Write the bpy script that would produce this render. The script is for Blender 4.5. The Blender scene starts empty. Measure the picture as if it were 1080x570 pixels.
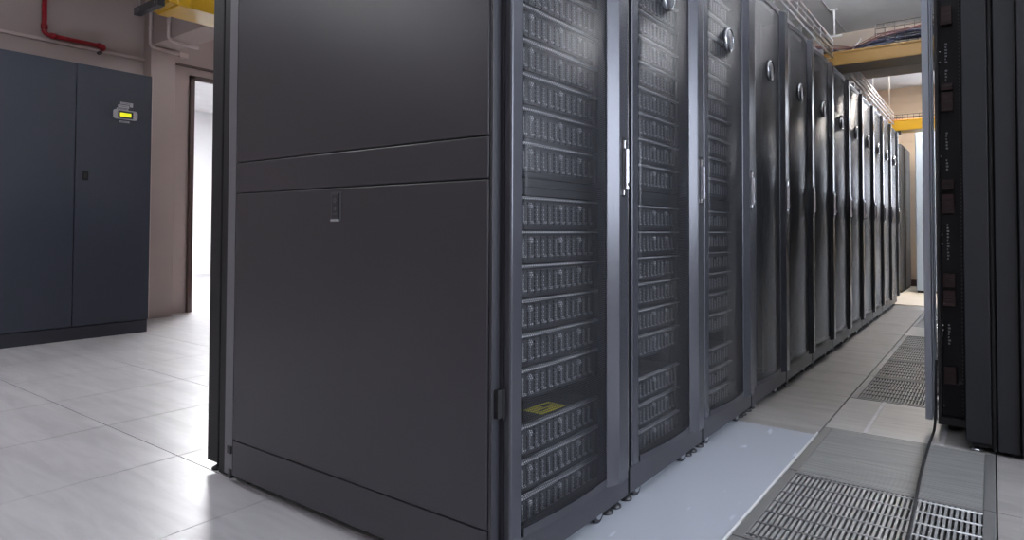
import bpy, bmesh, math, random
from mathutils import Vector, Matrix
random.seed(4)
C = bpy.context.scene.collection
PI = math.pi

# ------------------------------------------------------------------ helpers
class MB:
    def __init__(s): s.bm = bmesh.new(); s.mi = 0
    def face(s, vs):
        try:
            f = s.bm.faces.new(vs); f.material_index = s.mi; return f
        except ValueError: return None
    def box(s, x0, y0, z0, x1, y1, z1):
        if x0 > x1: x0, x1 = x1, x0
        if y0 > y1: y0, y1 = y1, y0
        if z0 > z1: z0, z1 = z1, z0
        v = [s.bm.verts.new(p) for p in ((x0,y0,z0),(x1,y0,z0),(x1,y1,z0),(x0,y1,z0),(x0,y0,z1),(x1,y0,z1),(x1,y1,z1),(x0,y1,z1))]
        for q in ((3,2,1,0),(4,5,6,7),(0,1,5,4),(1,2,6,5),(2,3,7,6),(3,0,4,7)): s.face([v[i] for i in q])
        return s
    def prism(s, poly, z0, z1):          # poly: (x,y) counter-clockwise seen from +z
        a = [s.bm.verts.new((x, y, z0)) for x, y in poly]; b = [s.bm.verts.new((x, y, z1)) for x, y in poly]
        s.face(a[::-1]); s.face(b); n = len(poly)
        for i in range(n): s.face([a[i], a[(i+1) % n], b[(i+1) % n], b[i]])
        return s
    def cyl(s, p0, p1, r, seg=16, r1=None):
        p0, p1 = Vector(p0), Vector(p1); r1 = r if r1 is None else r1
        d = (p1 - p0).normalized(); a = d.orthogonal().normalized(); b = d.cross(a)
        A = [s.bm.verts.new(p0 + (a*math.cos(2*PI*i/seg) + b*math.sin(2*PI*i/seg))*r) for i in range(seg)]
        B = [s.bm.verts.new(p1 + (a*math.cos(2*PI*i/seg) + b*math.sin(2*PI*i/seg))*r1) for i in range(seg)]
        s.face(A[::-1]); s.face(B)
        for i in range(seg):
            f = s.face([A[i], A[(i+1) % seg], B[(i+1) % seg], B[i]])
            if f: f.smooth = True
        return s
    def tube(s, pts, r, seg=10):
        pts = [Vector(p) for p in pts]; rings = []; n = len(pts); a = None
        for i, p in enumerate(pts):
            t = (pts[min(i+1, n-1)] - pts[max(i-1, 0)]).normalized()
            a = t.orthogonal().normalized() if a is None else (a - t*a.dot(t)).normalized()
            b = t.cross(a)
            rings.append([s.bm.verts.new(p + (a*math.cos(2*PI*k/seg) + b*math.sin(2*PI*k/seg))*r) for k in range(seg)])
        for i in range(n-1):
            for k in range(seg):
                f = s.face([rings[i][k], rings[i][(k+1) % seg], rings[i+1][(k+1) % seg], rings[i+1][k]])
                if f: f.smooth = True
        s.face(rings[0][::-1]); s.face(rings[-1]); return s
    def lathe(s, prof, origin, axis, seg=28):   # prof: (radius, height along axis)
        o = Vector(origin); d = Vector(axis).normalized(); a = d.orthogonal().normalized(); b = d.cross(a); R = []
        for r, h in prof:
            R.append([s.bm.verts.new(o + d*h + (a*math.cos(2*PI*k/seg) + b*math.sin(2*PI*k/seg))*max(r, 1e-4)) for k in range(seg)])
        for i in range(len(R)-1):
            for k in range(seg):
                f = s.face([R[i][k], R[i][(k+1) % seg], R[i+1][(k+1) % seg], R[i+1][k]])
                if f: f.smooth = True
        s.face(R[0][::-1]); s.face(R[-1]); return s
    def build(s, name, mat, parent=None, bevel=0, seg=2, loc=None):
        me = bpy.data.meshes.new(name); bmesh.ops.recalc_face_normals(s.bm, faces=s.bm.faces[:]) if s.bm.faces else None
        s.bm.to_mesh(me); s.bm.free()
        o = bpy.data.objects.new(name, me); C.objects.link(o)
        for m in (mat if isinstance(mat, (list, tuple)) else [mat]): me.materials.append(m)
        if parent: o.parent = parent
        if loc: o.location = loc
        if bevel:
            b = o.modifiers.new('bevel', 'BEVEL'); b.width = bevel; b.segments = seg; b.limit_method = 'ANGLE'; b.angle_limit = 0.6
        return o

def thing(name, label, cat, loc=(0, 0, 0), group=None):
    o = bpy.data.objects.new(name, None); C.objects.link(o); o.location = loc; o.empty_display_size = .1
    return tag(o, label, cat, group)
def tag(o, label, cat, group=None):
    o['label'] = label; o['category'] = cat
    if group: o['group'] = group
    return o
def struct(o): o['kind'] = 'structure'; return o
def copy_tree(o, parent=None):
    c = o.copy(); C.objects.link(c); c.parent = parent
    for ch in list(o.children): copy_tree(ch, c)
    return c
def smooth_arc(p, q, r, n=8):
    return

# ---------------------------------------------------------------- materials
def mat(name, col, rough=.5, metal=0., spec=.5, bump=0., bscale=60., var=0., vscale=4., emit=None, estr=0., coat=0.):
    m = bpy.data.materials.new(name); m.use_nodes = True; nt = m.node_tree; b = nt.nodes['Principled BSDF']
    b.inputs['Base Color'].default_value = (*col, 1); b.inputs['Roughness'].default_value = rough
    b.inputs['Metallic'].default_value = metal; b.inputs['Specular IOR Level'].default_value = spec
    if coat: b.inputs['Coat Weight'].default_value = coat
    tc = nt.nodes.new('ShaderNodeTexCoord')
    if bump:
        n = nt.nodes.new('ShaderNodeTexNoise'); n.inputs['Scale'].default_value = bscale; n.inputs['Detail'].default_value = 3
        bp = nt.nodes.new('ShaderNodeBump'); bp.inputs['Strength'].default_value = bump; bp.inputs['Distance'].default_value = .002
        nt.links.new(tc.outputs['Object'], n.inputs['Vector']); nt.links.new(n.outputs['Fac'], bp.inputs['Height']); nt.links.new(bp.outputs['Normal'], b.inputs['Normal'])
    if var:
        n = nt.nodes.new('ShaderNodeTexNoise'); n.inputs['Scale'].default_value = vscale; n.inputs['Detail'].default_value = 5
        r = nt.nodes.new('ShaderNodeValToRGB'); e = r.color_ramp.elements
        e[0].position = .3; e[1].position = .7
        e[0].color = (*[c*(1-var) for c in col], 1); e[1].color = (*[min(1, c*(1+var)) for c in col], 1)
        nt.links.new(tc.outputs['Object'], n.inputs['Vector']); nt.links.new(n.outputs['Fac'], r.inputs['Fac']); nt.links.new(r.outputs['Color'], b.inputs['Base Color'])
    if emit:
        b.inputs['Emission Color'].default_value = (*emit, 1); b.inputs['Emission Strength'].default_value = estr
    return m

def mesh_mat():      # sheet steel with staggered round perforations
    m = mat('perforated_steel', (.050, .052, .060), .37, .3, .8)
    nt = m.node_tree; b = nt.nodes['Principled BSDF']; out = nt.nodes['Material Output']
    tc = nt.nodes.new('ShaderNodeTexCoord'); sp = nt.nodes.new('ShaderNodeSeparateXYZ'); nt.links.new(tc.outputs['Object'], sp.inputs[0])
    P = .0062
    def M(op, a, bb=None, c=None):
        n = nt.nodes.new('ShaderNodeMath'); n.operation = op
        for i, v in enumerate((a, bb, c)):
            if v is None: continue
            if isinstance(v, (int, float)): n.inputs[i].default_value = v
            else: nt.links.new(v, n.inputs[i])
        return n.outputs[0]
    u = M('MULTIPLY', sp.outputs['Y'], 1/P); v = M('MULTIPLY', sp.outputs['Z'], 1/(P*math.sqrt(3)))
    def cell(off):
        a = M('SUBTRACT', M('FRACT', M('ADD', u, off)), .5)
        c = M('MULTIPLY', M('SUBTRACT', M('FRACT', M('ADD', v, off)), .5), math.sqrt(3))
        return M('SQRT', M('ADD', M('MULTIPLY', a, a), M('MULTIPLY', c, c)))
    d = M('MINIMUM', cell(0.), cell(.5))
    hole = M('LESS_THAN', d, .40)
    tr = nt.nodes.new('ShaderNodeBsdfTransparent'); mx = nt.nodes.new('ShaderNodeMixShader')
    nt.links.new(hole, mx.inputs[0]); nt.links.new(b.outputs[0], mx.inputs[1]); nt.links.new(tr.outputs[0], mx.inputs[2]); nt.links.new(mx.outputs[0], out.inputs['Surface'])
    return m

def floor_mat(name, base, streak, rough=.35, scale=(1.2, 9, 1)):
    m = mat(name, base, rough); nt = m.node_tree; b = nt.nodes['Principled BSDF']
    tc = nt.nodes.new('ShaderNodeTexCoord'); mp = nt.nodes.new('ShaderNodeMapping'); mp.inputs['Scale'].default_value = scale; mp.inputs['Rotation'].default_value = (0, 0, .5)
    n = nt.nodes.new('ShaderNodeTexNoise'); n.inputs['Scale'].default_value = 1.6; n.inputs['Detail'].default_value = 9; n.inputs['Roughness'].default_value = .62; n.inputs['Distortion'].default_value = .6
    r = nt.nodes.new('ShaderNodeValToRGB'); e = r.color_ramp.elements; e[0].position = .38; e[1].position = .62
    e[0].color = (*streak, 1); e[1].color = (*base, 1)
    n2 = nt.nodes.new('ShaderNodeTexNoise'); n2.inputs['Scale'].default_value = 14; n2.inputs['Detail'].default_value = 4
    r2 = nt.nodes.new('ShaderNodeMapRange'); r2.inputs[3].default_value = rough-.08; r2.inputs[4].default_value = rough+.12
    nt.links.new(tc.outputs['Object'], mp.inputs[0]); nt.links.new(mp.outputs[0], n.inputs['Vector']); nt.links.new(n.outputs['Fac'], r.inputs['Fac']); nt.links.new(r.outputs['Color'], b.inputs['Base Color'])
    nt.links.new(tc.outputs['Object'], n2.inputs['Vector']); nt.links.new(n2.outputs['Fac'], r2.inputs[0]); nt.links.new(r2.outputs[0], b.inputs['Roughness'])
    return m

def scuffed(name, base, rough):      # bare sheet with short pale scuffs
    m = mat(name, base, rough); nt = m.node_tree; b = nt.nodes['Principled BSDF']
    tc = nt.nodes.new('ShaderNodeTexCoord'); mp = nt.nodes.new('ShaderNodeMapping'); mp.inputs['Scale'].default_value = (26, 7, 1); mp.inputs['Rotation'].default_value = (0, 0, .9)
    n = nt.nodes.new('ShaderNodeTexNoise'); n.inputs['Scale'].default_value = 1.; n.inputs['Detail'].default_value = 1.5
    r = nt.nodes.new('ShaderNodeValToRGB'); e = r.color_ramp.elements; e[0].position = .69; e[1].position = .76
    e[0].color = (*base, 1); e[1].color = (*[min(1, c*1.35+.06) for c in base], 1)
    nt.links.new(tc.outputs['Object'], mp.inputs[0]); nt.links.new(mp.outputs[0], n.inputs['Vector']); nt.links.new(n.outputs['Fac'], r.inputs['Fac']); nt.links.new(r.outputs['Color'], b.inputs['Base Color'])
    return m

RACK = mat('rack_paint', (.030, .030, .037), .42, 0., .5, bump=.12, bscale=350)
PANEL = mat('side_panel_paint', (.036, .035, .044), .34, 0., .6, bump=.10, bscale=400, var=.06, vscale=2.5)
STILE = mat('door_stile_paint', (.075, .078, .092), .27, .5, .7, bump=.05, bscale=300)
DARK = mat('rack_interior_black', (.012, .012, .015), .6)
GAP = mat('gasket_black', (.006, .006, .007), .8)
EDGE = mat('edge_grey_paint', (.16, .16, .18), .4, 0., .5)
NIGHT = mat('matte_black_panel', (.017, .018, .021), .5, 0., .35, bump=.1, bscale=300)
MESH = mesh_mat()
CHROME = mat('polished_metal', (.62, .63, .66), .22, 1.)
ALU = mat('brushed_aluminium', (.42, .46, .53), .38, .9)
SERVER = mat('server_black', (.030, .031, .037), .5)
LIP = mat('server_lip_grey', (.48, .49, .52), .4, .1)
CARR = mat('carrier_grey', (.075, .078, .088), .4, .2)
CARRL = mat('carrier_latch_grey', (.42, .43, .46), .35, .1)
YELLOW_LABEL = mat('yellow_sticker', (.85, .74, .04), .5)
ACP = mat('slate_blue_paint', (.036, .042, .062), .42, 0., .5, bump=.1, bscale=300, var=.05, vscale=1.5)
ACD = mat('slate_blue_plinth', (.028, .030, .042), .5)
PALE = mat('pale_grey_plastic', (.42, .42, .45), .4)
LCD = mat('lit_yellow_green_display', (.7, .75, .02), .4, emit=(.75, .80, .02), estr=.75)
INK = mat('dark_print', (.03, .03, .035), .5)
WALL = mat('taupe_wall_paint', (.43, .355, .335), .8, bump=.25, bscale=45, var=.05, vscale=1.2)
CREAM = mat('cream_wall_paint', (.72, .57, .42), .8, bump=.2, bscale=45)
TRIMW = mat('pale_conduit_paint', (.58, .49, .47), .55)
CEIL = mat('white_ceiling_plaster', (.74, .74, .75), .85, bump=.4, bscale=25, var=.06, vscale=3)
BEAMM = mat('tan_plaster', (.50, .42, .35), .85, bump=.3, bscale=30)
REDP = mat('red_pipe_paint', (.34, .012, .022), .35)
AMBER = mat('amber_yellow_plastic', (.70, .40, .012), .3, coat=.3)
AMBERD = mat('amber_yellow_plastic_shaded', (.17, .088, .009), .5)  # same amber plastic, colour darkened to stand for its unlit side
BLKP = mat('black_plastic', (.02, .02, .024), .45)
BROWN = mat('brown_door_frame', (.085, .050, .045), .5)
WHITE = mat('bright_white_wall', (.85, .86, .88), .7)
TILE = floor_mat('grey_vinyl_tile', (.60, .59, .61), (.50, .49, .51), .33)
TILEG = floor_mat('warm_grey_vinyl_tile', (.37, .355, .34), (.30, .288, .275), .38)
TILEW = floor_mat('ribbed_pale_tile', (.44, .43, .415), (.37, .36, .35), .4, (1, 30, 1))
TILED = floor_mat('slotted_grey_tile', (.32, .325, .315), (.24, .245, .24), .45, (1.5, 60, 1))
TILEDR = floor_mat('slotted_grey_tile_ridge', (.34, .35, .34), (.27, .28, .27), .45)
STEEL = scuffed('scuffed_bluish_sheet', (.46, .49, .55), .28)
GRILLE = mat('galvanised_grille', (.38, .38, .38), .45, .35, var=.1, vscale=30)
GRFRAME = mat('grey_grille_frame', (.20, .20, .20), .5, .3)
SEAM = mat('dark_seam', (.10, .09, .085), .8)
PIT = mat('underfloor_concrete', (.03, .03, .03), .9)
WIRE = mat('zinc_wire', (.60, .60, .62), .3, .9)
WIRED = mat('dull_dark_wire', (.09, .08, .075), .5, .5)
BLUEC = mat('dark_blue_cable', (.012, .015, .04), .5)
BLKC = mat('black_cable', (.015, .015, .017), .5)
REDC = mat('rust_brown_cable', (.09, .028, .022), .5)
ORANGE = mat('orange_cable', (.75, .16, .03), .45)
WHC = mat('white_cable', (.7, .7, .7), .5)
REDFAN = mat('dull_red_module', (.050, .018, .020), .45)
CREAMF = floor_mat('cream_floor', (.74, .68, .58), (.68, .62, .52), .5)
GREYCAB = mat('charcoal_cabinet_paint', (.085, .088, .095), .5)
BLUECAB = mat('pale_blue_cabinet_paint', (.38, .47, .58), .5)
LAMP = mat('fluorescent_tube', (.9, .9, .9), .4, emit=(.93, .96, 1.), estr=14)
LAMPFILL = mat('added_uplight_tube', (.9, .9, .9), .4, emit=(.96, .97, 1.), estr=260)
LAMPF = mat('fluorescent_tube_far', (.9, .9, .9), .4, emit=(.98, .97, 1.), estr=120)
LAMPW = mat('fluorescent_diffuser_warm', (.9, .9, .9), .4, emit=(1., .93, .86), estr=40)
LAMPL = mat('fluorescent_diffuser_left_room', (.9, .9, .9), .4, emit=(.96, .96, 1.), estr=13)
LAMPD = mat('fluorescent_diffuser_next_room', (.9, .9, .9), .4, emit=(.97, .98, 1.), estr=88)
GLASS = bpy.data.materials.new('window_glass'); GLASS.use_nodes = True
_n = GLASS.node_tree; _n.nodes.remove(_n.nodes['Principled BSDF'])
_a = _n.nodes.new('ShaderNodeBsdfTransparent'); _b = _n.nodes.new('ShaderNodeBsdfGlossy'); _b.inputs['Roughness'].default_value = .02; _m = _n.nodes.new('ShaderNodeMixShader'); _m.inputs[0].default_value = .07
_n.links.new(_a.outputs[0], _m.inputs[1]); _n.links.new(_b.outputs[0], _m.inputs[2]); _n.links.new(_m.outputs[0], _n.nodes['Material Output'].inputs['Surface'])
WHITEM = mat('white_enamel', (.8, .8, .8), .4)

# ------------------------------------------------------------------ setting
XT = -.60; YT = 2.361
ROW_X = -.922
SEAMW = .0036
# raised floor: tile tops with fine seams; the aisle column of tiles is left open for the lift-out panels
xs_l = [XT - .62*k for k in range(0, 20)][::-1]; xs_r = [0., .6, 1.2, 1.8, 2.4, 3.0, 3.6]
ys = [YT + .6*k for k in range(-9, 15)]
f = MB()
for i in range(len(xs_l)-1):
    for j in range(len(ys)-1):
        x0, x1, y0, y1 = xs_l[i], xs_l[i+1], ys[j], ys[j+1]
        if x1 > XT-.01 and y1 < 2.9 + .1 and y0 > 1.1: continue
        f.mi = 0 if (x1 < XT-.7 or y0 < 2.3) else 1
        if y0 > 8.3: continue
        f.box(x0+SEAMW/2, y0+SEAMW/2, -.03, x1-SEAMW/2, y1-SEAMW/2, 0)
f.mi = 1
f.box(XT-.62+SEAMW/2, 2.83, -.03, XT-SEAMW/2, ys[10]-.001, 0) if ys[10] > 2.84 else None
f.box(xs_l[-2]+SEAMW/2, ys[8]+SEAMW/2, -.03, XT-SEAMW/2, 1.228, 0) if ys[8] < 1.2 else None
for i in range(len(xs_r)-1):
    for j in range(len(ys)-1):
        if ys[j] > 8.3: continue
        f.box(xs_r[i]+SEAMW/2, ys[j]+SEAMW/2, -.03, xs_r[i+1]-SEAMW/2, ys[j+1]-SEAMW/2, 0)
for j in range(len(ys)-1):          # plain tiles of the aisle column outside the grilles
    if ys[j+1] < 1.2: f.box(XT+SEAMW/2, ys[j]+SEAMW/2, -.03, -SEAMW/2, ys[j+1]-SEAMW/2, 0)
f.mi = 3
f.box(-12.4, ys[0], -.04, XT, 9.5, -.031); f.box(0, ys[0], -.04, 3.6, 9.5, -.031); f.box(XT, ys[0], -.04, 0, 1.16, -.031)
f.mi = 2
f.box(-3.2, 8.42, -.03, 3.6, 11.4, .004)
f.mi = 4
f.box(XT-.1, 1.1, -.46, .1, 9.5, -.44)
f.box(XT-.012, 1.16, -.45, XT-.002, 8.42, -.042); f.box(.002, 1.16, -.45, .012, 8.42, -.042)
struct(f.build('floor', [TILE, TILEG, CREAMF, SEAM, PIT]))

def wall(name, boxes, m, bevel=0):
    w = MB()
    for b in boxes: w.box(*b)
    return struct(w.build(name, m, bevel=bevel))
WX = -6.60
wall('wall_left', [(WX-.15, -3, 0, WX, 3.0, 3.1), (WX-.15, 4.2, 0, WX-.07, 10.5, 3.1), (WX-.15, 3.0, 2.42, WX-.07, 4.2, 3.1), (WX-.15, 3.0, 0, WX-.07, 3.20, 2.42)], WALL)
wall('wall_column', [(WX-.02, 2.74, 0, -6.45, 2.965, 3.1)], WALL, .006)
wall('wall_beam', [(-6.449, 2.742, 2.585, -2.4, 2.99, 3.1)], WALL, .004)
wall('wall_divider', [(-6.75, 5.2, 0, -2.35, 5.35, 3.1)], WALL)
wall('wall_back', [(-12.4, -3.15, 0, 3.6, -3, 3.1)], WALL)
wall('wall_right', [(3.6, -3, 0, 3.75, -.4, 3.1), (3.6, 4.4, 0, 3.75, 11.5, 3.1), (3.6, -.4, 0, 3.75, 4.4, .85), (3.6, -.4, 2.55, 3.75, 4.4, 3.1)], WALL)
w = MB()
for y in (-.4, 1.18, 2.77, 4.35): w.box(3.63, y, .85, 3.69, y+.05, 2.55)
w.box(3.63, -.4, .85, 3.69, 4.4, .90); w.box(3.63, -.4, 2.50, 3.69, 4.4, 2.55)
struct(w.build('window_1', WHITEM))
w = MB(); w.box(3.655, -.36, .89, 3.661, 4.37, 2.51); struct(w.build('window_1_pane', GLASS))
pl = bpy.data.lights.new('daylight_portal', 'AREA'); pl.shape = 'RECTANGLE'; pl.size = 4.8; pl.size_y = 1.7; pl.cycles.is_portal = True
po = bpy.data.objects.new('daylight_portal', pl); C.objects.link(po); po.location = (3.78, 2.0, 1.7); po.rotation_euler = (PI/2, 0, PI/2)
wall('wall_far', [(-3.2, 11.45, 0, -.30, 11.6, 3.1), (1.5, 11.45, 0, 3.6, 11.6, 3.1), (-.30, 11.45, 0, 1.5, 11.6, 1.25), (-.30, 11.45, 3.02, 1.5, 11.6, 3.1)] + [(-3.2, 11.435, 2.25+.12*k, -.30, 11.45, 2.26+.12*k) for k in range(8)], CREAM)
w = MB()
for x in (-.30, .58, 1.45): w.box(x, 11.48, 1.25, x+.05, 11.54, 3.02)
w.box(-.30, 11.48, 1.25, 1.5, 11.54, 1.30); w.box(-.30, 11.48, 2.97, 1.5, 11.54, 3.02)
struct(w.build('window_2', WHITEM))
w = MB(); w.box(-.26, 11.505, 1.29, 1.47, 11.511, 2.98); struct(w.build('window_2_pane', GLASS))
pl2 = bpy.data.lights.new('far_daylight_portal', 'AREA'); pl2.shape = 'RECTANGLE'; pl2.size = 1.8; pl2.size_y = 1.77; pl2.cycles.is_portal = True
po2 = bpy.data.objects.new('far_daylight_portal', pl2); C.objects.link(po2); po2.location = (.6, 11.63, 2.13); po2.rotation_euler = (-PI/2, 0, 0)
wall('wall_far_left', [(-3.35, 5.35, 0, -3.2, 11.6, 3.1)], WALL)
# next room behind the doorway
wall('wall_next_room', [(-12.4, 7.0, 0, -6.75, 7.15, 3.1), (-12.4, -3, 0, -12.25, 7.0, 3.1)], WHITE)
wall('ceiling', [(-12.4, -3, 3.1, -2.4, 11.6, 3.2), (-2.4, -3, 2.6, 3.6, 6.15, 2.7), (-2.4, 6.15, 3.1, 3.6, 11.6, 3.2), (-2.45, -3, 2.6, -2.4, 6.3, 3.1)], CEIL)
wall('ceiling_beam', [(-2.4, 6.15, 2.262, 3.6, 6.60, 3.1)], BEAMM, .004)
for k, b in enumerate([(-2.4, 4.68, 2.597, 3.6, 4.688, 2.6), (-1.045, -3, 2.597, -1.037, 6.15, 2.6), (-2.4, 3.48, 2.597, 3.6, 3.488, 2.6), (.155, -3, 2.597, .163, 6.15, 2.6)]):
    wall('trim_%d' % (k+1), [b], PALE)
# bead along the left wall and door frame
w = MB(); w.box(WX, -3, 2.452, WX+.022, 2.74, 2.478); struct(w.build('trim_5', TRIMW, bevel=.004))
w = MB(); w.box(WX-.08, 3.20, 0, WX-.035, 3.245, 2.42); w.box(WX-.08, 4.155, 0, WX-.035, 4.2, 2.42); w.box(WX-.08, 3.2, 2.375, WX-.035, 4.2, 2.42)
struct(w.build('door_1', BROWN, bevel=.004))
w = MB(); w.box(WX-.07, 2.97, 2.50, WX-.05, 5.2, 2.52); struct(w.build('trim_6', BROWN))
# window over by the next room: bright panes beyond the doorway
w = MB(); w.box(-12.2, 6.985, 0, -6.8, 7.0, .10); struct(w.build('baseboard_next_room', PALE))

# ------------------------------------------------------------- ceiling lamps
def lamp(x, y, z, lx, ly, m, label):
    t = thing('ceiling_light', label, 'ceiling light', (x, y, z))
    a = MB(); a.box(-lx/2-.02, -ly/2-.02, -.05, lx/2+.02, -ly/2, 0); a.box(-lx/2-.02, ly/2, -.05, lx/2+.02, ly/2+.02, 0)
    a.box(-lx/2-.02, -ly/2, -.05, -lx/2, ly/2, 0); a.box(lx/2, -ly/2, -.05, lx/2+.02, ly/2, 0); a.build('lamp_housing', WHITEM, t)
    a = MB(); a.box(-lx/2, -ly/2, -.042, lx/2, ly/2, -.03); a.build('lamp_diffuser', m, t)
def tube_lamp(x, y, z, zc, L, m, label):
    t = thing('ceiling_light', label, 'ceiling light', (x, y, z))
    a = MB(); a.box(-.05, -L/2, .0, .05, L/2, .03); a.box(-.04, -L/2, -.05, .04, -L/2+.02, 0); a.box(-.04, L/2-.02, -.05, .04, L/2, 0); a.build('lamp_housing', WHITEM, t, .003)
    for dx in (-.075, .075):
        a = MB(); a.cyl((dx, -L/2+.02, .0), (dx, L/2-.02, .0), .019, 12); a.build('lamp_tube', m, t)
    for dy in (-L/3, L/3):
        a = MB(); a.cyl((0, dy, .03), (0, dy, zc-z), .004, 6); a.build('hanger', WIRE, t)
tube_lamp(.75, 1.1, 2.35, 2.6, 1.5, LAMP, 'suspended twin tube light right of the near aisle grilles')
tube_lamp(.2, -.9, 2.35, 2.6, 1.5, LAMP, 'suspended twin tube light behind the viewpoint')
tube_lamp(-.30, 7.2, 2.97, 3.1, .95, LAMPF, 'suspended bright twin tube light above the far aisle racks')
lamp(-.45, 9.3, 3.1, .6, 1.2, LAMPW, 'bright ceiling light before the cream far wall')
t = thing('added_uplight', 'added unseen fill lamp above the aisle, before the ochre trough', 'ceiling light', (-.30, 3.85, 2.31))  # added out of view, only to brighten the white ceiling over the aisle
a = MB(); a.box(-.12, -.75, 0, .12, .75, .012); a.box(-.12, -.75, .012, -.105, .75, .075); a.box(.105, -.75, .012, .12, .75, .075); a.build('lamp_housing', WHITEM, t, .003)
for dx in (-.05, .05):
    a = MB(); a.cyl((dx, -.7, .04), (dx, .7, .04), .019, 12); a.build('lamp_tube', LAMPFILL, t)
for dy in (-.5, .5):
    a = MB(); a.cyl((0, dy, .012), (0, dy, .29), .004, 6); a.build('hanger', WIRE, t)
lamp(-4.2, .2, 3.1, 1.2, .6, LAMPL, 'ceiling light over the pale floor by the slate blue unit')
lamp(-4.2, -1.6, 3.1, 1.2, .6, LAMPL, 'ceiling light nearest the back wall in the left bay')
lamp(-4.4, 4.2, 3.1, 1.2, .6, LAMPL, 'ceiling light behind the tan beam near the doorway')
lamp(-8.6, 4.6, 3.1, 1.2, 1.2, LAMPD, 'bright ceiling light in the room beyond the doorway')

# ---------------------------------------------------------------- the racks
H = 2.0; W = .605; BX = -1.11
def build_rack(label):
    r = thing('server_rack', label, 'server rack', group='server racks in the left row')
    a = MB()
    y0, y1 = .006, W-.006
    a.box(BX, y0, .045, -.002, y0+.022, .09); a.box(BX, y1-.022, .045, -.002, y1, .09)
    a.box(BX, y0, .045, BX+.03, y1, .09)
    for x in (BX, -.035):
        a.box(x, y0, .045, x+.033, y0+.032, H); a.box(x, y1-.032, .045, x+.033, y1, H)
    a.box(BX, y0, H-.03, -.002, y1, H); a.box(BX, y0+.03, .06, -.04, y1-.03, .068)
    a.box(BX+.03, y0+.001, .09, -.036, y0+.004, H-.03); a.box(BX+.03, y1-.004, .09, -.036, y1-.001, H-.03)
    a.box(BX+.002, y0+.03, .09, BX+.006, y1-.03, H-.03)
    a.build('frame', RACK, r, .0015)
    a = MB(); a.box(-.002, .006, .034, .012, W-.006, .112); a.box(-.03, .006, .105, .006, W-.006, .118); a.build('kick_rail', RACK, r, .002)
    for y in (.060, W-.086):
        a = MB(); a.box(-.092, y, .07, -.088, y+.026, H-.04)
        a.build('mounting_rail', DARK, r)
    # door
    ML, MR = .056, .432
    def arc(t): return (.018 + .010*t + .011*math.sin(PI*t), ML + (MR-ML)*t)
    N = 24; D0, D1 = .118, 1.985
    a = MB(); a.prism([(0.0, .005), (.016, .005), (.020, .009), (.021, .046), (.015, ML), (0.0, ML)], D0, D1)
    d = a.build('door', STILE, r, .0015)
    rs = MB(); poly = [(0., MR+.004), (.030, MR), (.032, MR+.002), (.048, MR+.035), (.050, MR+.040), (.050, MR+.090), (.045, MR+.102), (.024, MR+.130), (.020, W-.018), (.014, W-.014), (0., W-.014)]
    rs.prism(poly, D0-.004, D1); o = rs.build('door_stile', STILE, d, .001)
    a = MB(); R = []
    for k in range(N+1):
        x, y = arc(k/N); R.append((a.bm.verts.new((x, y, D0+.022)), a.bm.verts.new((x, y, D1-.022))))
    for k in range(N):
        fc = a.face([R[k][0], R[k+1][0], R[k+1][1], R[k][1]]); fc.smooth = True
    o = a.build('door_mesh', MESH, d); s = o.modifiers.new('sheet', 'SOLIDIFY'); s.thickness = .0006; s.offset = 0
    for z0, z1, nm in ((D0, D0+.020, 'bottom_trim'), (D1-.026, D1, 'top_trim')):
        pts = [arc(k/N) for k in range(N+1)]
        outer = [(x+.003, y) for x, y in pts]; inner = [(x-.010, y) for x, y in pts][::-1]
        a = MB(); a.prism(outer[::-1] + inner[::-1], z0, z1); a.build(nm, RACK, d)
    # badge: round boss at the middle of the mesh
    bx, by = arc(.5)
    a = MB(); a.lathe([(.044, 0), (.050, .002), (.050, .014), (.046, .019), (.043, .0165), (.042, .0155)], (bx-.002, by-.02, 1.628), (1, .02, 0), 36)
    bd = a.build('badge', CHROME, d)
    a = MB(); a.lathe([(.042, 0), (.042, .0165), (.001, .0172)], (bx-.002, by-.02, 1.628), (1, .02, 0), 36); a.build('badge_face', CARR, bd)
    # swing handle
    hy = MR+.066
    a = MB(); a.box(.044, hy-.013, .935, .0508, hy+.013, 1.11); h = a.build('handle_recess', GAP, d, .002)
    a = MB(); a.prism([(.050, hy-.009), (.064, hy-.007), (.066, hy), (.064, hy+.007), (.050, hy+.009)], .955, 1.075)
    a.prism([(.050, hy-.009), (.058, hy-.007), (.058, hy+.007), (.050, hy+.009)], 1.075, 1.10)
    a.prism([(.050, hy-.010), (.056, hy-.008), (.056, hy+.008), (.050, hy+.010)], .940, .955)
    a.build('handle', CHROME, d, .002)
    a = MB(); a.cyl((.064, hy, .972), (.068, hy, .972), .006); a.build('lock', CHROME, d)
    for z in (.40, 1.62):
        a = MB(); a.box(-.012, .0, z, .004, .012, z+.07); a.build('hinge', BLKP, d, .001)
    # feet and castors
    for x, y in ((-.02, .035), (-.02, W-.035), (-.02, W-.085), (BX+.03, .035), (BX+.03, W-.035)):
        a = MB(); a.lathe([(.021, 0), (.021, .006), (.011, .014), (.006, .016), (.006, .05)], (x, y, 0), (0, 0, 1), 16); a.build('levelling_foot', BLKP, r)
    for x, y in ((-.014, .085), (-.014, W-.155), (BX+.12, .085), (BX+.12, W-.16)):
        a = MB(); a.cyl((x-.010, y, .025), (x+.010, y, .025), .025, 20); c = a.build('castor', BLKP, r)
        a = MB(); a.cyl((x-.012, y, .025), (x+.012, y, .025), .015, 16); a.cyl((x, y, .03), (x, y, .06), .008); a.build('castor_hub', CHROME, c)
    # rear extension that carries the cabling
    a = MB(); a.box(BX-.058, .006, .012, BX-.006, W-.006, H); a.build('rear_frame', NIGHT, r, .002)
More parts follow.
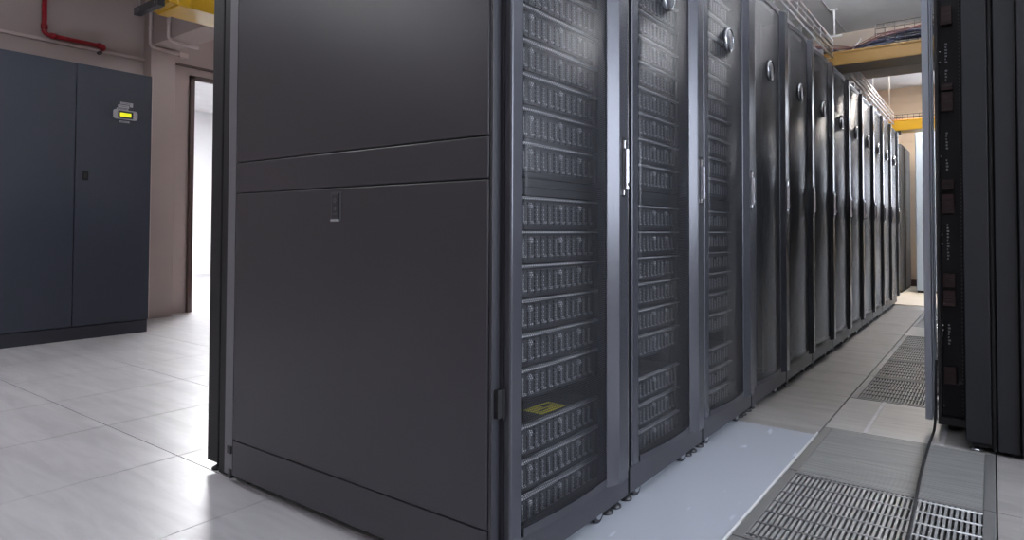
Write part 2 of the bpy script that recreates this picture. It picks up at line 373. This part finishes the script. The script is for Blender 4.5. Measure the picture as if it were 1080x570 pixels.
    a = MB(); a.box(BX-.140, .006, .004, BX-.064, W-.006, H); a.build('rear_extension', NIGHT, r, .003)
    a = MB(); a.box(BX-.218, .006, .030, BX-.146, W-.006, H); a.build('rear_door', NIGHT, r, .004)
    a = MB(); a.box(BX-.17, .012, .03, BX-.03, W-.012, H-.01); a.build('rear_gasket', GAP, r)
    for y in (.03, W-.03):
        a = MB(); a.lathe([(.022, 0), (.022, .006), (.011, .012), (.006, .016), (.006, .05)], (BX-.185, y, 0), (0, 0, 1), 16); a.build('levelling_foot', BLKP, r)
    return r
ordinals = ['nearest', 'second', 'third', 'fourth', 'fifth', 'sixth', 'seventh', 'eighth', 'ninth', 'tenth', 'eleventh', 'farthest']
rlabel = ['nearest black server rack of the left row, its long side panel showing'] + \
         ['%s black server rack from the near end of the left row' % o for o in ordinals[1:11]] + ['farthest black server rack, at the far end of the left row']
rack1 = build_rack(rlabel[0]); rack1.location = (ROW_X, 1.155, 0)
racks = [rack1]
for k in range(1, 12):
    c = copy_tree(rack1); c.location = (ROW_X, 1.155 + .605*k, 0); c['label'] = rlabel[k]; racks.append(c)

# long side panel of the nearest rack (local: x outward, y along the row)
def side(x0, x1, z0, z1, nm, m=PANEL, y0=-.026, y1=.004, bev=.0025):
    a = MB(); a.box(x0, y0, z0, x1, y1, z1); return a.build(nm, m, rack1, bev)
PX0, PX1 = -1.104, -.024
side(PX0, PX1, 1.0585, 1.998, 'upper_side_panel'); side(PX0, PX1, .9575, 1.0555, 'side_band')
lp = side(PX0, PX1, .1505, .9545, 'lower_side_panel'); side(PX0, PX1, .034, .1475, 'side_skirt')
side(PX0+.004, PX1-.004, .05, 1.99, 'side_backing', GAP, -.020, .005, 0)
side(-1.112, -1.107, .034, 1.998, 'rear_edge_trim', STILE, -.024, .004, .001)
side(-1.165, -1.116, .030, 1.998, 'rear_post', EDGE, -.021, .010, .002)
side(PX1+.003, PX1+.012, .034, 1.998, 'front_edge_trim', RACK, -.024, .004, .001)
a = MB(); a.box(-1.140, -.026, .10, -1.118, .0, .125); a.build('rear_clip', BLKP, rack1, .001)
a = MB(); a.box(-1.135, -.024, .02, -1.118, 0, .05); a.build('rear_clip', BLKP, rack1, .001)
# recessed latch on the lower panel
LX0, LX1, LZ0, LZ1 = -.602, -.560, .862, .943
a = MB(); a.box(LX0, -.0275, LZ0, LX1, -.0255, LZ1); lt = a.build('panel_latch', CARR, lp, .0008)
a = MB(); a.box(LX0+.005, -.029, LZ0+.008, LX1-.009, -.0272, LZ1-.006); a.build('latch_plate', RACK, lt, .0008)
a = MB(); a.box(LX1-.008, -.0285, LZ0+.004, LX1-.003, -.0273, LZ1-.003); a.build('latch_slot', GAP, lt)
a = MB(); a.box(LX0+.001, -.0295, LZ0-.001, LX1-.006, -.0272, LZ0+.005); a.build('latch_lip', LIP, lt)
a = MB(); a.cyl((-.583, -.0287, .920), (-.583, -.0305, .920), .007); a.cyl((-.583, -.0287, .897), (-.583, -.0305, .897), .005)
a.box(-.592, -.0300, .880, -.574, -.0288, .884); a.build('latch_button', CARR, lt)
# hinge pins seen at the front edge
for z in (.385, .40+.0):
    pass
a = MB(); a.box(-.014, -.016, .405, .0, .006, .47); a.build('door_hinge_block', GAP, rack1, .001)

# ------------------------------------------------------------------ servers
SY0, SY1 = .078, W-.078
def server_detail():
    s = thing('rack_server', 'proto', 'server')
    a = MB(); a.box(-.70, SY0+.012, .001, -.012, SY1-.012, .0855); a.build('chassis', SERVER, s)
    a = MB(); a.box(-.004, SY0-.010, .080, .010, SY1+.010, .0865); a.build('top_lip', LIP, s, .001)
    for k, y in enumerate((SY0-.012, SY1-.004)):
        a = MB(); a.box(-.006, y, .004, .002, y+.016, .078); a.build('rack_ear', CARR, s)
    n = 14; w = (SY1-SY0-.03)/n
    for k in range(n):
        y = SY0+.015+k*w
        a = MB(); a.mi = 0; a.box(-.02, y+.002, .012, -.002, y+w-.002, .072)
        a.mi = 1; a.box(-.002, y+.004, .020, .003, y+.0075, .064); a.box(-.002, y+.004, .018, .004, y+w-.010, .023)
        a.build('drive_carrier', [CARR, CARRL], s)
    for y in (.186, .326, .427):
        a = MB(); a.lathe([(.0085, 0), (.0085, .006), (.005, .010)], (.0, y, .062), (1, 0, 0), 14); a.build('thumbscrew', LIP, s)
    return s
def server_simple():
    a = MB(); a.mi = 0; a.box(-.70, SY0+.012, .001, -.012, SY1-.012, .084)
    a.mi = 1; a.box(-.004, SY0-.010, .080, .010, SY1+.010, .0865)
    n = 14; w = (SY1-SY0-.03)/n
    for k in range(n):
        y = SY0+.015+k*w; a.mi = 2; a.box(-.02, y+.002, .012, -.002, y+w-.002, .072); a.mi = 3; a.box(-.002, y+.004, .020, .003, y+.0075, .064)
    a.mi = 4
    for y in (.186, .326, .427): a.box(.0, y-.005, .057, .007, y+.005, .067)
    return a.build('rack_server', [SERVER, LIP, CARR, CARRL, CHROME])
tops_up = [.979 + .0889*k for k in range(0, 10)]
mid = [.927 - .0889*(k+1) for k in range(6)]
low = [.339 - .0889*(k+1) for k in range(3)]
numw = ['lowest', 'second', 'third', 'fourth', 'fifth', 'sixth', 'seventh', 'eighth', 'ninth', 'tenth']
rackname = ['nearest rack', 'second rack', 'third rack', 'fourth rack']
SXW = ROW_X - .062
p_det = server_detail(); p_sim = None
used = False
for ri in range(3):
    if ri == 2: p_sim = server_simple(); used = False
    for grp, zs in (('upper', tops_up), ('middle', mid), ('lower', low)):
        for i, z in enumerate(zs):
            src = p_det if ri < 2 else p_sim
            if not used: o = src; used = True
            else: o = copy_tree(src)
            o.location = (SXW, 1.155 + .605*ri, z)
            if grp == 'upper': lab = '%s 2U server above the blank panel, behind mesh door of %s' % (numw[i], rackname[ri]) if i else '2U server resting just above the blank panel in the %s' % rackname[ri]
            elif grp == 'middle': lab = '%s 2U server below the blank panel, behind mesh door of %s' % (['topmost', 'second', 'third', 'fourth', 'fifth', 'sixth'][i], rackname[ri])
            else: lab = '%s 2U server below the yellow sticker gap in the %s' % (['topmost', 'middle', 'lowest'][i], rackname[ri])
            tag(o, lab, 'server', 'drive servers stacked inside the %s' % rackname[ri])
    b = MB(); b.box(-.006, SY0-.012, .930, .0, SY1+.012, .9725); b.box(-.006, SY0+.02, .950, .006, SY1-.02, .954)
    tag(b.build('blanking_panel', SERVER, None, .001, loc=(SXW, 1.155+.605*ri, 0)), 'plain black blanking panel between the upper and middle servers of the %s' % rackname[ri], 'blanking panel', 'blanking panels in the racks')
    if ri < 2:
        y = 1.155+.605*ri + (.270 if ri == 0 else .12)
        b = MB(); b.mi = 0; b.box(-.079, 0, .0, -.015, .115, .0012); b.mi = 1; b.box(-.066, .06, .0012, -.050, .095, .0016); b.box(-.042, .02, .0012, -.034, .06, .0016)
        tag(b.build('warning_sticker', [YELLOW_LABEL, INK], None, loc=(SXW, y, .339 - .0889 + .087)), 'yellow warning sticker on top of a low server in the %s' % rackname[ri], 'sticker', 'yellow stickers on the servers')

# ------------------------------------------------- overhead tray on the left row
def wire_basket(nm, m, p0, length, axis, w, h, label, group=None, step=.20):
    t = MB(); r = .0032 if m is WIRED else .0065
    def P(l, s, z): return (p0[0] + (l if axis == 'x' else s), p0[1] + (s if axis == 'x' else l), p0[2] + z)
    for s, z in ((0, 0), (0, h/3), (0, 2*h/3), (0, h), (w, 0), (w, h/3), (w, 2*h/3), (w, h), (w/3, 0), (2*w/3, 0)): t.cyl(P(0, s, z), P(length, s, z), r, 6)
    n = int(length/step)
    for k in range(n+1):
        l = k*step; t.tube([P(l, 0, h), P(l, 0, 0), P(l, w, 0), P(l, w, h)], min(r, .0035), 5)
    return tag(t.build(nm, m), label, 'cable tray', group)
wire_basket('wire_cable_tray', WIRE, (-1.26, 1.3, 2.078), 3.6, 'y', .345, .125, 'long zinc wire cable tray above the near racks, before the ochre trough')
wire_basket('wire_cable_tray', WIRE, (-1.26, 5.32, 2.078), 3.0, 'y', .345, .125, 'long zinc wire cable tray above the far racks, beyond the ochre trough')
a = MB()
for x in (-.938, -1.30):
    a.box(x, 1.16, 2.001, x+.018, 8.4, 2.03)
for k in range(24):
    if k != 12: a.box(-1.30, 1.3+.3*k, 2.03, -.92, 1.32+.3*k, 2.070)
tag(a.build('tray_support_frame', WIRE), 'grey support rails and bars on the rack tops, under the wire tray', 'support rail')
def bundle(nm, m, path, n, r, spread, label, cat='cable', group=None, flat=1.):
    for k in range(n):
        off = [random.uniform(-spread, spread), random.uniform(-spread, spread), random.uniform(-spread, spread)*flat]; ph = random.uniform(0, 6)
        pts = []
        for i in range(len(path)-1):
            for q in range(6):
                u = q/6; p = [path[i][c]*(1-u)+path[i+1][c]*u for c in range(3)]
                w = i*6+q; pts.append((p[0]+off[0]+spread*.3*math.sin(w*.5+ph), p[1]+off[1]+spread*.3*math.sin(w*.37+ph*2), p[2]+off[2]+spread*.3*flat*math.sin(w*.61+ph)))
        a = MB(); a.tube(pts, r, 6); tag(a.build(nm, m), label, cat, group)
bundle('tray_cable', BLKC, [(-1.09, 1.4, 2.115), (-1.09, 3, 2.11), (-1.09, 5, 2.115), (-1.09, 8.3, 2.11)], 10, .007, .055, 'black cable lying lengthwise in the wire tray above the left racks', group='black cables in the long tray', flat=.25)
bundle('tray_cable', REDC, [(-1.03, 5.6, 2.15), (-1.03, 6.6, 2.145), (-1.03, 7.5, 2.15), (-1.02, 8.4, 2.15)], 5, .007, .04, 'rust brown cable in the far part of the long wire tray', group='rust brown cables in the long tray', flat=.25)

# ---------------------------------------------- yellow troughs crossing the aisle
def trough(x0, x1, y0, y1, z0, z1, m, label):
    t = thing('cable_trough', label, 'cable trough', (x0, y0, z0)); L = x1-x0; D = y1-y0; h = z1-z0; th = .006
    a = MB(); a.box(0, 0, 0, L, D, th); a.box(0, 0, th, L, th, h); a.box(0, D-th, th, L, D, h); a.box(0, -.008, h-.012, L, 0, h); a.box(0, D, h-.012, L, D+.008, h)
    a.build('trough_channel', m, t, .0015)
    for x in [.12+.9*k for k in range(int(L/.9)+1)]:
        if x < L-.08:
            a = MB(); a.box(x, -.012, -.006, x+.07, -.001, h*.86); a.box(x, -.010, -.008, x+.07, D+.010, -.001); a.build('coupler', m, t, .002)
    return t
trough(-1.32, 1.0, 4.98, 5.26, 2.036, 2.136, AMBERD, 'yellow cable trough, shaded to ochre, crossing the aisle below the blue cables')
trough(-1.32, 1.0, 8.46, 8.74, 2.02, 2.14, AMBER, 'bright yellow cable trough crossing the far end of the aisle')
t = thing('hanger_clamp', 'small grey clamp hanging under the bright yellow far trough', 'clamp', (-.93, 8.46, 1.955))
a = MB(); a.box(0, .02, .02, .07, .07, .06); a.build('clamp_body', WIRED, t, .003); a = MB(); a.cyl((.035, .045, .06), (.035, .045, .068), .01); a.build('clamp_bolt', WIRE, t)
# wire basket with drooping cables above the ochre trough
wire_basket('wire_basket', WIRED, (-.66, 5.02, 2.20), 1.6, 'x', .26, .10, 'short dark wire basket holding blue cables above the ochre trough', step=.06)
bundle('data_cable', BLUEC, [(-1.15, 5.12, 2.20), (-1.02, 5.10, 2.175), (-.9, 5.10, 2.135), (-.78, 5.1, 2.145), (-.68, 5.1, 2.19), (-.5, 5.12, 2.22), (-.2, 5.13, 2.225), (.6, 5.13, 2.225)], 16, .006, .022, 'dark blue data cable drooping between the wire tray and the dark basket', group='dark blue cables of the drooping bundle')
bundle('data_cable', REDC, [(-1.12, 5.0, 2.22), (-.95, 4.99, 2.18), (-.8, 4.98, 2.15), (-.62, 4.98, 2.21), (-.3, 5.0, 2.25), (.3, 5.0, 2.25)], 3, .0035, .012, 'rust brown cable hanging in front of the dark blue bundle', group='rust brown cables on the bundle')
bundle('patch_cable', WHC, [(-.81, 4.983, 2.128), (-.79, 4.978, 2.15), (-.765, 4.978, 2.18), (-.75, 4.985, 2.20)], 2, .0025, .012, 'short white cable rising over the edge of the ochre trough', group='white cables at the ochre trough')
a = MB(); a.cyl((-1.005, 5.45, 2.60), (-1.005, 5.45, 2.39), .008, 8); a.box(-1.03, 5.43, 2.592, -.98, 5.47, 2.60); a.box(-1.05, 5.44, 2.38, -.95, 5.46, 2.39)
tag(a.build('ceiling_hanger', WHITEM), 'thin steel hanger rod below the white ceiling near the tray', 'hanger rod')
for k, (x, y) in enumerate(((-1.12, 8.3), (-1.0, 8.7))):
    a = MB(); a.cyl((x, y, 3.1), (x, y, 2.14), .0045, 8); a.box(x-.03, y-.02, 3.09, x+.03, y+.02, 3.1)
    tag(a.build('ceiling_hanger', WHITEM), ['white hanger rod at the far end of the long wire tray', 'white hanger rod on the bright yellow far trough'][k], 'hanger rod', 'white hanger rods at the far end')
wire_basket('wire_basket', WIRED, (-1.25, 8.95, 2.18), 2.2, 'x', .26, .10, 'far wire basket with orange cables crossing behind the bright yellow trough', step=.06)
bundle('data_cable', ORANGE, [(-1.2, 9.05, 2.23), (-.7, 9.05, 2.215), (0, 9.06, 2.225), (.8, 9.05, 2.22)], 4, .009, .02, 'orange cable lying in the far wire basket', group='orange cables in the far basket')
bundle('data_cable', BLKC, [(-1.2, 9.13, 2.20), (-.7, 9.13, 2.20), (0, 9.13, 2.20), (.8, 9.13, 2.20)], 5, .008, .02, 'black cable lying in the far wire basket', group='black cables in the far basket')

# ------------------------------------------------------ floor panels and grilles
def grille_panel(y0, kind, label, group=None, damper=True):
    t = thing('floor_grille', label, 'floor grille', (XT, y0, 0), group); g = .6; b = .034
    if kind == 'slat':
        a = MB(); c = .003
        a.box(c, c, -.03, b, g-c, 0); a.box(g-b, c, -.03, g-c, g-c, 0); a.box(b, c, -.03, g-b, .02, 0); a.box(b, g-.02, -.03, g-b, g-c, 0)
        a.build('grille_frame', GRFRAME, t, .0015)
        n = 38; w = (g-2*b)/n; a = MB()
        for k in range(n):
            x = b + (k+.5)*w; hw_ = .0034 if damper else .0027; a.box(x-hw_, .02, -.022 if damper else -.014, x+hw_, g-.02, -.002)
        for x in (.0,): pass
        a.build('grille_slats', GRILLE, t)
        a = MB()
        for q in range(0, 7):
            y = .035+(g-.07)*q/6 ; a.cyl((b, y, -.0022), (g-b, y, -.0022), .0034, 6)
        a.build('cross_bars', GRILLE, t)
        if damper:
          a = MB(); a.box(b, .02, -.052, g-b, g-.02, -.048)
          for q in range(9): a.box(b, .05+.06*q, -.048, g-b, .055+.06*q, -.040)
          a.build('damper', GRFRAME, t)
    return t
ordg = [(-1, 'slatted steel floor grille nearest the bottom edge of the view'), (2, 'slatted floor grille just beyond the pale ribbed tile'), (3, 'second slatted floor grille beyond the pale ribbed tile'),
        (4, 'third slatted floor grille beyond the pale ribbed tile'), (5, 'fourth slatted floor grille beyond the pale ribbed tile'), (7, 'slatted floor grille beyond the far pale tile'), (8, 'slatted floor grille farthest along the aisle')]
protog = grille_panel(YT-.6, 'slat', ordg[0][1], 'slatted floor grilles along the aisle')
g2 = copy_tree(protog); g2.location = (XT, YT-1.2, 0); g2['label'] = 'slatted floor grille cut by the bottom edge, under the black cable end'
farg = grille_panel(YT+.6*ordg[1][0], 'slat', ordg[1][1], 'slatted floor grilles along the aisle', False)
for k, lab in ordg[2:]:
    c = copy_tree(farg); c.location = (XT, YT+.6*k, 0); c['label'] = lab
def tile(y0, m, mf, label, slots):
    t = thing('floor_tile', label, 'floor tile', (XT, y0, 0)); a = MB()
    a.box(.003, .003, -.03, .597, .597, -.001) if not slots else a.box(.034, .003, -.03, .566, .597, -.002)
    a.build('tile_plate', m, t, .001)
    if slots:
        a = MB(); a.box(.003, .003, -.03, .034, .597, 0); a.box(.566, .003, -.03, .597, .597, 0); a.build('edge_trim', mf, t, .001)
        a = MB()
        for k in range(58): a.box(.036, .010+.01*k, -.002, .564, .0155+.01*k, .0002)
        a.build('ribs', m, t)
    else:
        a = MB()
        for x in (.15, .42): a.box(x, .004, -.001, x+.014, .596, .0008)
        a.build('pale_strip', TILE, t)
    return t
tile(YT, TILED, GRFRAME, 'dark grey ribbed floor tile between the near grille and pale tile', True)
tile(YT+.6, TILEW, GRFRAME, 'pale floor tile with faint strips, at the foot of the silver post', False)
tile(YT+.6*6, TILEW, GRFRAME, 'pale floor tile between the far floor grilles', False)
tile(YT+.6*9, TILEW, GRFRAME, 'pale floor tile at the far end of the grille line', False)
a = MB(); a.mi = 0; a.box(-1.218, 1.232, -.028, XT-.006, 2.824, .0008); a.mi = 1; a.box(XT-.006, 1.17, -.028, XT-.001, 2.86, .0022)
tag(a.build('floor_sheet', [STEEL, WHITEM]), 'long smooth bluish floor sheet with pale scuffs beside the near racks', 'floor sheet')

# --------------------------------------------------------- slate blue cooling unit
AX = -5.646
t = thing('cooling_unit', 'tall slate blue cooling unit with yellow display against the left wall', 'cooling unit', (AX, 0, 0))
a = MB(); a.box(-.78, .20, .02, -.024, 2.413, 2.108); a.build('cabinet_body', ACD, t, .003)
for y0, y1 in ((.265, .798), (.803, 1.336), (1.341, 1.874), (1.879, 2.411)):
    a = MB(); a.box(-.024, y0, .105, 0, y1, 2.106); d = a.build('front_panel', ACP, t, .003)
    if y0 > 1.8:
        a = MB(); a.box(0, 1.925, 1.215, .004, 1.965, 1.285); h = a.build('recessed_handle', GAP, d, .002)
        a = MB(); a.box(.003, 1.938, 1.235, .010, 1.952, 1.270); a.build('handle_latch', BLKP, d, .001)
a = MB(); a.box(-.76, .20, 0, -.006, 2.405, .098); a.build('plinth', ACD, t, .002)
a = MB(); a.box(-.03, 2.411, .10, .001, 2.416, 2.108); a.build('edge_trim', TRIMW, t)
a = MB(); pts = []
cy, cz, hw, hh = 2.213, 1.757, .088, .038
for s, (ax_, az_) in enumerate(((1, 1), (-1, 1), (-1, -1), (1, -1))):
    for q in range(5):
        an = PI/2*s + PI/2*q/4; pts.append((cy + ax_*(hw-.022) + .022*math.cos(an), cz + az_*(hh-.018) + .018*math.sin(an)))
va = [a.bm.verts.new((0, y, z)) for y, z in pts]; vb = [a.bm.verts.new((.012, y, z)) for y, z in pts]
a.face(va[::-1]); a.face(vb)
for i in range(len(pts)): a.face([va[i], va[(i+1) % len(pts)], vb[(i+1) % len(pts)], vb[i]])
cp = a.build('control_panel', PALE, t, .002)
a = MB(); a.box(.012, cy-.056, cz-.030, .0145, cy+.052, cz+.028); a.build('display_bezel', INK, cp)
a = MB(); a.box(.0135, cy-.042, cz-.017, .0158, cy+.038, cz+.014); a.build('display', LCD, cp)
a = MB()
for k in range(4): a.box(.012, cy+.058, cz-.022+.012*k, .015, cy+.070, cz-.015+.012*k)
a.build('keys', TRIMW, cp)
for y0, y1, z0, z1 in ((2.150, 2.235, 1.797, 1.808), (2.160, 2.240, 1.812, 1.836), (2.176, 2.268, 1.842, 1.858), (2.245, 2.268, 1.825, 1.842), (2.170, 2.245, 1.694, 1.708)):
    a = MB(); a.mi = 0; a.box(0, y0, z0, .002, y1, z1); a.mi = 1; a.box(.002, y0+.008, (z0+z1)/2-.0015, .0024, y1-.012, (z0+z1)/2+.0015); a.build('name_label', [PALE, INK], t)

# ----------------------------------------------------------- pipes and conduits
def fillet(pts, r, n=7):
    out = [Vector(pts[0])]
    for i in range(1, len(pts)-1):
        p = Vector(pts[i]); a = (Vector(pts[i-1])-p).normalized(); b = (Vector(pts[i+1])-p).normalized()
        for k in range(n+1):
            u = k/n; out.append((p+a*r)*(1-u)**2 + p*2*u*(1-u) + (p+b*r)*u*u)
    out.append(Vector(pts[-1])); return out
RX = WX+.06
t = thing('fire_pipe', 'red painted pipe with elbow on the left wall above the cooling unit', 'pipe', (RX, 1.93, 2.5))
a = MB(); a.tube(fillet([(0, 0, .6), (0, 0, 0), (0, .40, -.002)], .045), .019, 14); a.build('pipe_run', REDP, t)
a = MB(); a.cyl((0, 0, .045), (0, 0, .085), .025); a.cyl((0, .045, 0), (0, .085, 0), .025); a.build('elbow_collar', REDP, t)
a = MB(); a.tube(fillet([(0, .40, -.002), (0, .45, -.002), (-.058, .45, -.02)], .03), .025, 14); a.build('end_elbow', REDP, t)
a = MB(); a.cyl((-.02, .43, -.055), (-.06, .43, -.055), .016); a.build('pipe_clip', WIRED, t)
for k, (x, e, lab) in enumerate(((-6.43, .27, 'pale bent conduit running down the beam face and under it, left of the pair'),
                                 (-6.07, .27, 'pale bent conduit running down the beam face and under it, right of the pair'))):
    a = MB(); a.tube(fillet([(0, 0, .5), (0, 0, -.005), (0, e, -.020)], .05), .0155, 10)
    o = a.build('wall_conduit', TRIMW, None, loc=(x, 2.722, 2.568)); tag(o, lab, 'conduit', 'conduits on the beam')
    a = MB(); a.cyl((0, 0, .16), (0, 0, .18), .019); a.build('conduit_clip', TRIMW, o)
    if k == 0: a = MB(); a.box(-.018, e-.01, -.045, .022, e+.07, .0); a.build('junction_box', TRIMW, o, .003)
# amber trough at the top left with its black bracket
t = thing('cable_trough', 'amber yellow cable trough hanging at the top left above the cooling unit', 'cable trough', (-4.80, 2.02, 2.375))
a = MB(); h = .13; D = .30
a.box(0, 0, 0, D, 2.6, .006); a.box(D-.006, 0, 0, D, 2.6, h); a.box(0, 0, 0, .006, 2.6, h); a.build('trough_channel', AMBER, t, .002)
a = MB(); a.box(-.012, .05, -.010, D+.012, .14, h+.004); a.build('coupler', AMBER, t, .012, 4)
a = MB(); a.cyl((D-.05, -.30, .075), (D-.05, .04, .055), .05, 20); a.build('outlet', AMBER, t)
t2 = thing('trough_bracket', 'black steel bracket under the end of the amber trough', 'bracket', (-4.80, 1.93, 2.325))
a = MB(); a.box(-.02, 0, 0, .34, .045, .05); a.build('bracket_bar', BLKP, t2, .002)
a = MB(); a.cyl((.30, -.003, .025), (.30, .0, .025), .007); a.cyl((.06, -.003, .025), (.06, .0, .025), .007); a.build('bracket_bolt', CHROME, t2)
a = MB(); a.cyl((0.02, .022, .05), (.02, .022, .81), .005, 8); a.cyl((.32, .022, .05), (.32, .022, .81), .005, 8); a.build('hanger_rod', WIRE, t2)

# ------------------------------------------------------------- right-hand row
t = thing('rear_rack', 'black rack closing the right edge of the view, plain end panel', 'server rack', (-.094, 2.958, 0))
a = MB(); a.box(0, 0, .035, .080, .60, 2.0); a.build('rear_door', NIGHT, t, .003)
a = MB(); a.box(.084, .004, .012, .096, .60, 2.0); a.build('rear_frame', NIGHT, t, .002)
a = MB(); a.box(.020, .012, .02, 1.15, .59, 1.99); a.build('rack_body', GAP, t)
a = MB(); a.box(.100, -.010, .018, .167, .01, 2.0); a.build('corner_post', NIGHT, t, .002)
a = MB(); a.box(.171, -.022, .15, 1.15, .004, 2.0); a.build('side_panel', NIGHT, t, .003)
a = MB(); a.box(.171, -.022, .018, 1.15, .004, .147); a.build('side_skirt', NIGHT, t, .003)
for x in (.03, .15):
    a = MB(); a.lathe([(.020, 0), (.020, .006), (.010, .012), (.006, .016), (.006, .04)], (x, .035, 0), (0, 0, 1), 16); a.build('levelling_foot', CHROME if x < .1 else BLKP, t)
for k in range(1, 10):
    c = t.copy(); C.objects.link(c); c.location = (-.094, 2.958 + .605*k, 0)
    for ch in list(t.children):
        if not ch.name.startswith('side_'): copy_tree(ch, c)
    c['label'] = 'black rack of the right row, hidden behind the open rack and end panel'; c['group'] = 'racks of the right row'
t = thing('open_rack', 'open equipment rack with silver front post and dull red modules', 'equipment rack', (-.242, 3.17, 0))
a = MB(); a.box(0, 0, .045, .026, .05, 2.15); a.box(.028, .002, .045, .034, .05, 2.15); a.cyl((.039, .004, .045), (.039, .004, 2.15), .0045, 10); a.build('front_post', ALU, t, .003)
a = MB(); a.box(.046, .004, .05, .058, .05, 2.15)
a.build('corner_upright', BLKP, t)
a = MB(); a.box(.050, .055, .045, .142, .60, 2.10); a.build('rack_body', DARK, t)
for x in (.052, .128):
    a = MB(); a.mi = 0; a.box(x, .040, .06, x+.010, .055, 2.1); a.mi = 1
    for k in range(128): a.box(x+.003, .0385, .075+.0158*k, x+.007, .0402, .082+.0158*k)
    a.build('mounting_rail', [DARK, CARR], t)
for z0, z1 in ((1.72, 1.80), (1.44, 1.465), (1.35, 1.43), (1.017, 1.058), (.915, .997), (.605, .66), (.525, .59), (.197, .268)):
    a = MB(); a.mi = 0; a.box(.068, .030, z0, .110, .055, z1); a.mi = 1
    for k in range(3): a.box(.072, .0285, z0+.012+k*(z1-z0-.02)/3, .106, .030, z0+.015+k*(z1-z0-.02)/3)
    a.build('red_module', [REDFAN, BLKP], t, .002)
for z0, n in ((1.56, 7), (1.484, 4), (1.19, 6), (1.10, 4), (.72, 12), (.36, 7)):
    a = MB()
    for k in range(n): a.box(.082, .0535, z0+.013*k, .0825+.006*random.random()+.003, .0552, z0+.013*k+.007)
    a.build('printed_marks', PALE, t)
for z in (1.61, 1.565, 1.16, .825, .785, .42, .44, .10):
    a = MB(); a.cyl((.064, .050, z), (.064, .055, z), .003, 8); a.build('cage_screw', CHROME, t)
a = MB(); a.box(.045, .004, .03, .142, .60, .06); a.build('base_rail', BLKP, t, .002)
for x in (.095,):
    for y in (.08, .54):
        a = MB(); a.cyl((x, y, 0), (x, y, .04), .018); a.build('levelling_foot', BLKP, t)
# black cable trailing from the open rack over the grilles
pts = [(-.200, 3.165, .30), (-.203, 3.150, .12), (-.206, 3.12, .03), (-.211, 3.06, .008), (-.213, 2.86, .007), (-.211, 2.57, .007), (-.204, 2.29, .007), (-.197, 2.0, .007), (-.200, 1.7, .007), (-.23, 1.4, .007)]
sm = []
for i in range(len(pts)-1):
    p0, p1, p2, p3 = [Vector(pts[min(max(i+d, 0), len(pts)-1)]) for d in (-1, 0, 1, 2)]
    for q in range(6):
        u = q/6; sm.append(.5*((2*p1) + (p2-p0)*u + (2*p0-5*p1+4*p2-p3)*u*u + (3*p1-p0-3*p2+p3)*u**3))
sm.append(Vector(pts[-1]))
a = MB(); a.tube(sm, .0048, 10); tag(a.build('power_cable', BLKC), 'black cable trailing from the silver post over the floor grille', 'cable')

# -------------------------------------------------------------- far end of room
t = thing('storage_cabinet', 'dark grey tall cabinet at the far end of the aisle', 'cabinet', (-1.90, 10.05, .004))
a = MB(); a.box(0, .0, .03, .88, 1.15, 2.055); a.build('cabinet_body', GREYCAB, t, .004)
a = MB(); a.box(.01, .02, 0, .87, 1.13, .03); a.build('plinth', DARK, t)
a = MB(); a.box(.01, -.016, .04, .43, 0, 2.03); a.build('cabinet_door', GREYCAB, t, .003)
a = MB(); a.box(.45, -.016, .04, .87, 0, 2.03); a.build('cabinet_door', GREYCAB, t, .003)
a = MB(); a.box(.880, .35, .04, .890, .365, 2.03); a.build('side_seam', DARK, t)
t = thing('wall_cabinet', 'pale blue tall cabinet at the far end, beside the silver post', 'cabinet', (-.865, 10.2, .004))
a = MB(); a.box(0, 0, .03, .45, .6, 2.28); a.build('cabinet_body', BLUECAB, t, .004)
a = MB(); a.box(.01, -.014, .05, .44, 0, 2.26); a.build('cabinet_door', BLUECAB, t, .003)
a = MB(); a.box(.01, .01, 0, .44, .59, .03); a.build('plinth', DARK, t)
w = MB(); w.box(-3.2, 11.38, 0, 3.6, 11.45, .10); struct(w.build('baseboard_far', BROWN))

# ---------------------------------------------------------- world and camera
wd = bpy.data.worlds.new('world'); bpy.context.scene.world = wd; wd.use_nodes = True
wd.node_tree.nodes['Background'].inputs[0].default_value = (.82, .88, 1., 1); wd.node_tree.nodes['Background'].inputs[1].default_value = 13.
yaw, pitch, fpx, cx, cyp, hh, roll = .6227, .0240, 671.99, 564.99, 227.85, .835, .0029
F = Vector((-math.sin(yaw)*math.cos(pitch), math.cos(yaw)*math.cos(pitch), math.sin(pitch)))
R = Vector((math.cos(yaw), math.sin(yaw), 0)); U = R.cross(F)
c_, s_ = math.cos(roll), math.sin(roll); R, U = c_*R + s_*U, c_*U - s_*R
cam = bpy.data.objects.new('camera', bpy.data.cameras.new('camera')); C.objects.link(cam)
M = Matrix((R, U, -F)).transposed().to_4x4(); M.translation = (0, 0, hh); cam.matrix_world = M
cam.data.sensor_fit = 'HORIZONTAL'; cam.data.sensor_width = 36; cam.data.lens = 36*fpx/1080
cam.data.shift_x = (540-cx)/1080; cam.data.shift_y = -(285-cyp)/1080
cam.data.clip_start = .02; cam.data.clip_end = 60
sc = bpy.context.scene; sc.camera = cam
sc.view_settings.view_transform = 'Standard'; sc.view_settings.look = 'None'; sc.view_settings.exposure = 0; sc.view_settings.gamma = 1; sc.view_settings.use_curve_mapping = False
sc.cycles.max_bounces = 8; sc.cycles.diffuse_bounces = 4; sc.cycles.transparent_max_bounces = 16
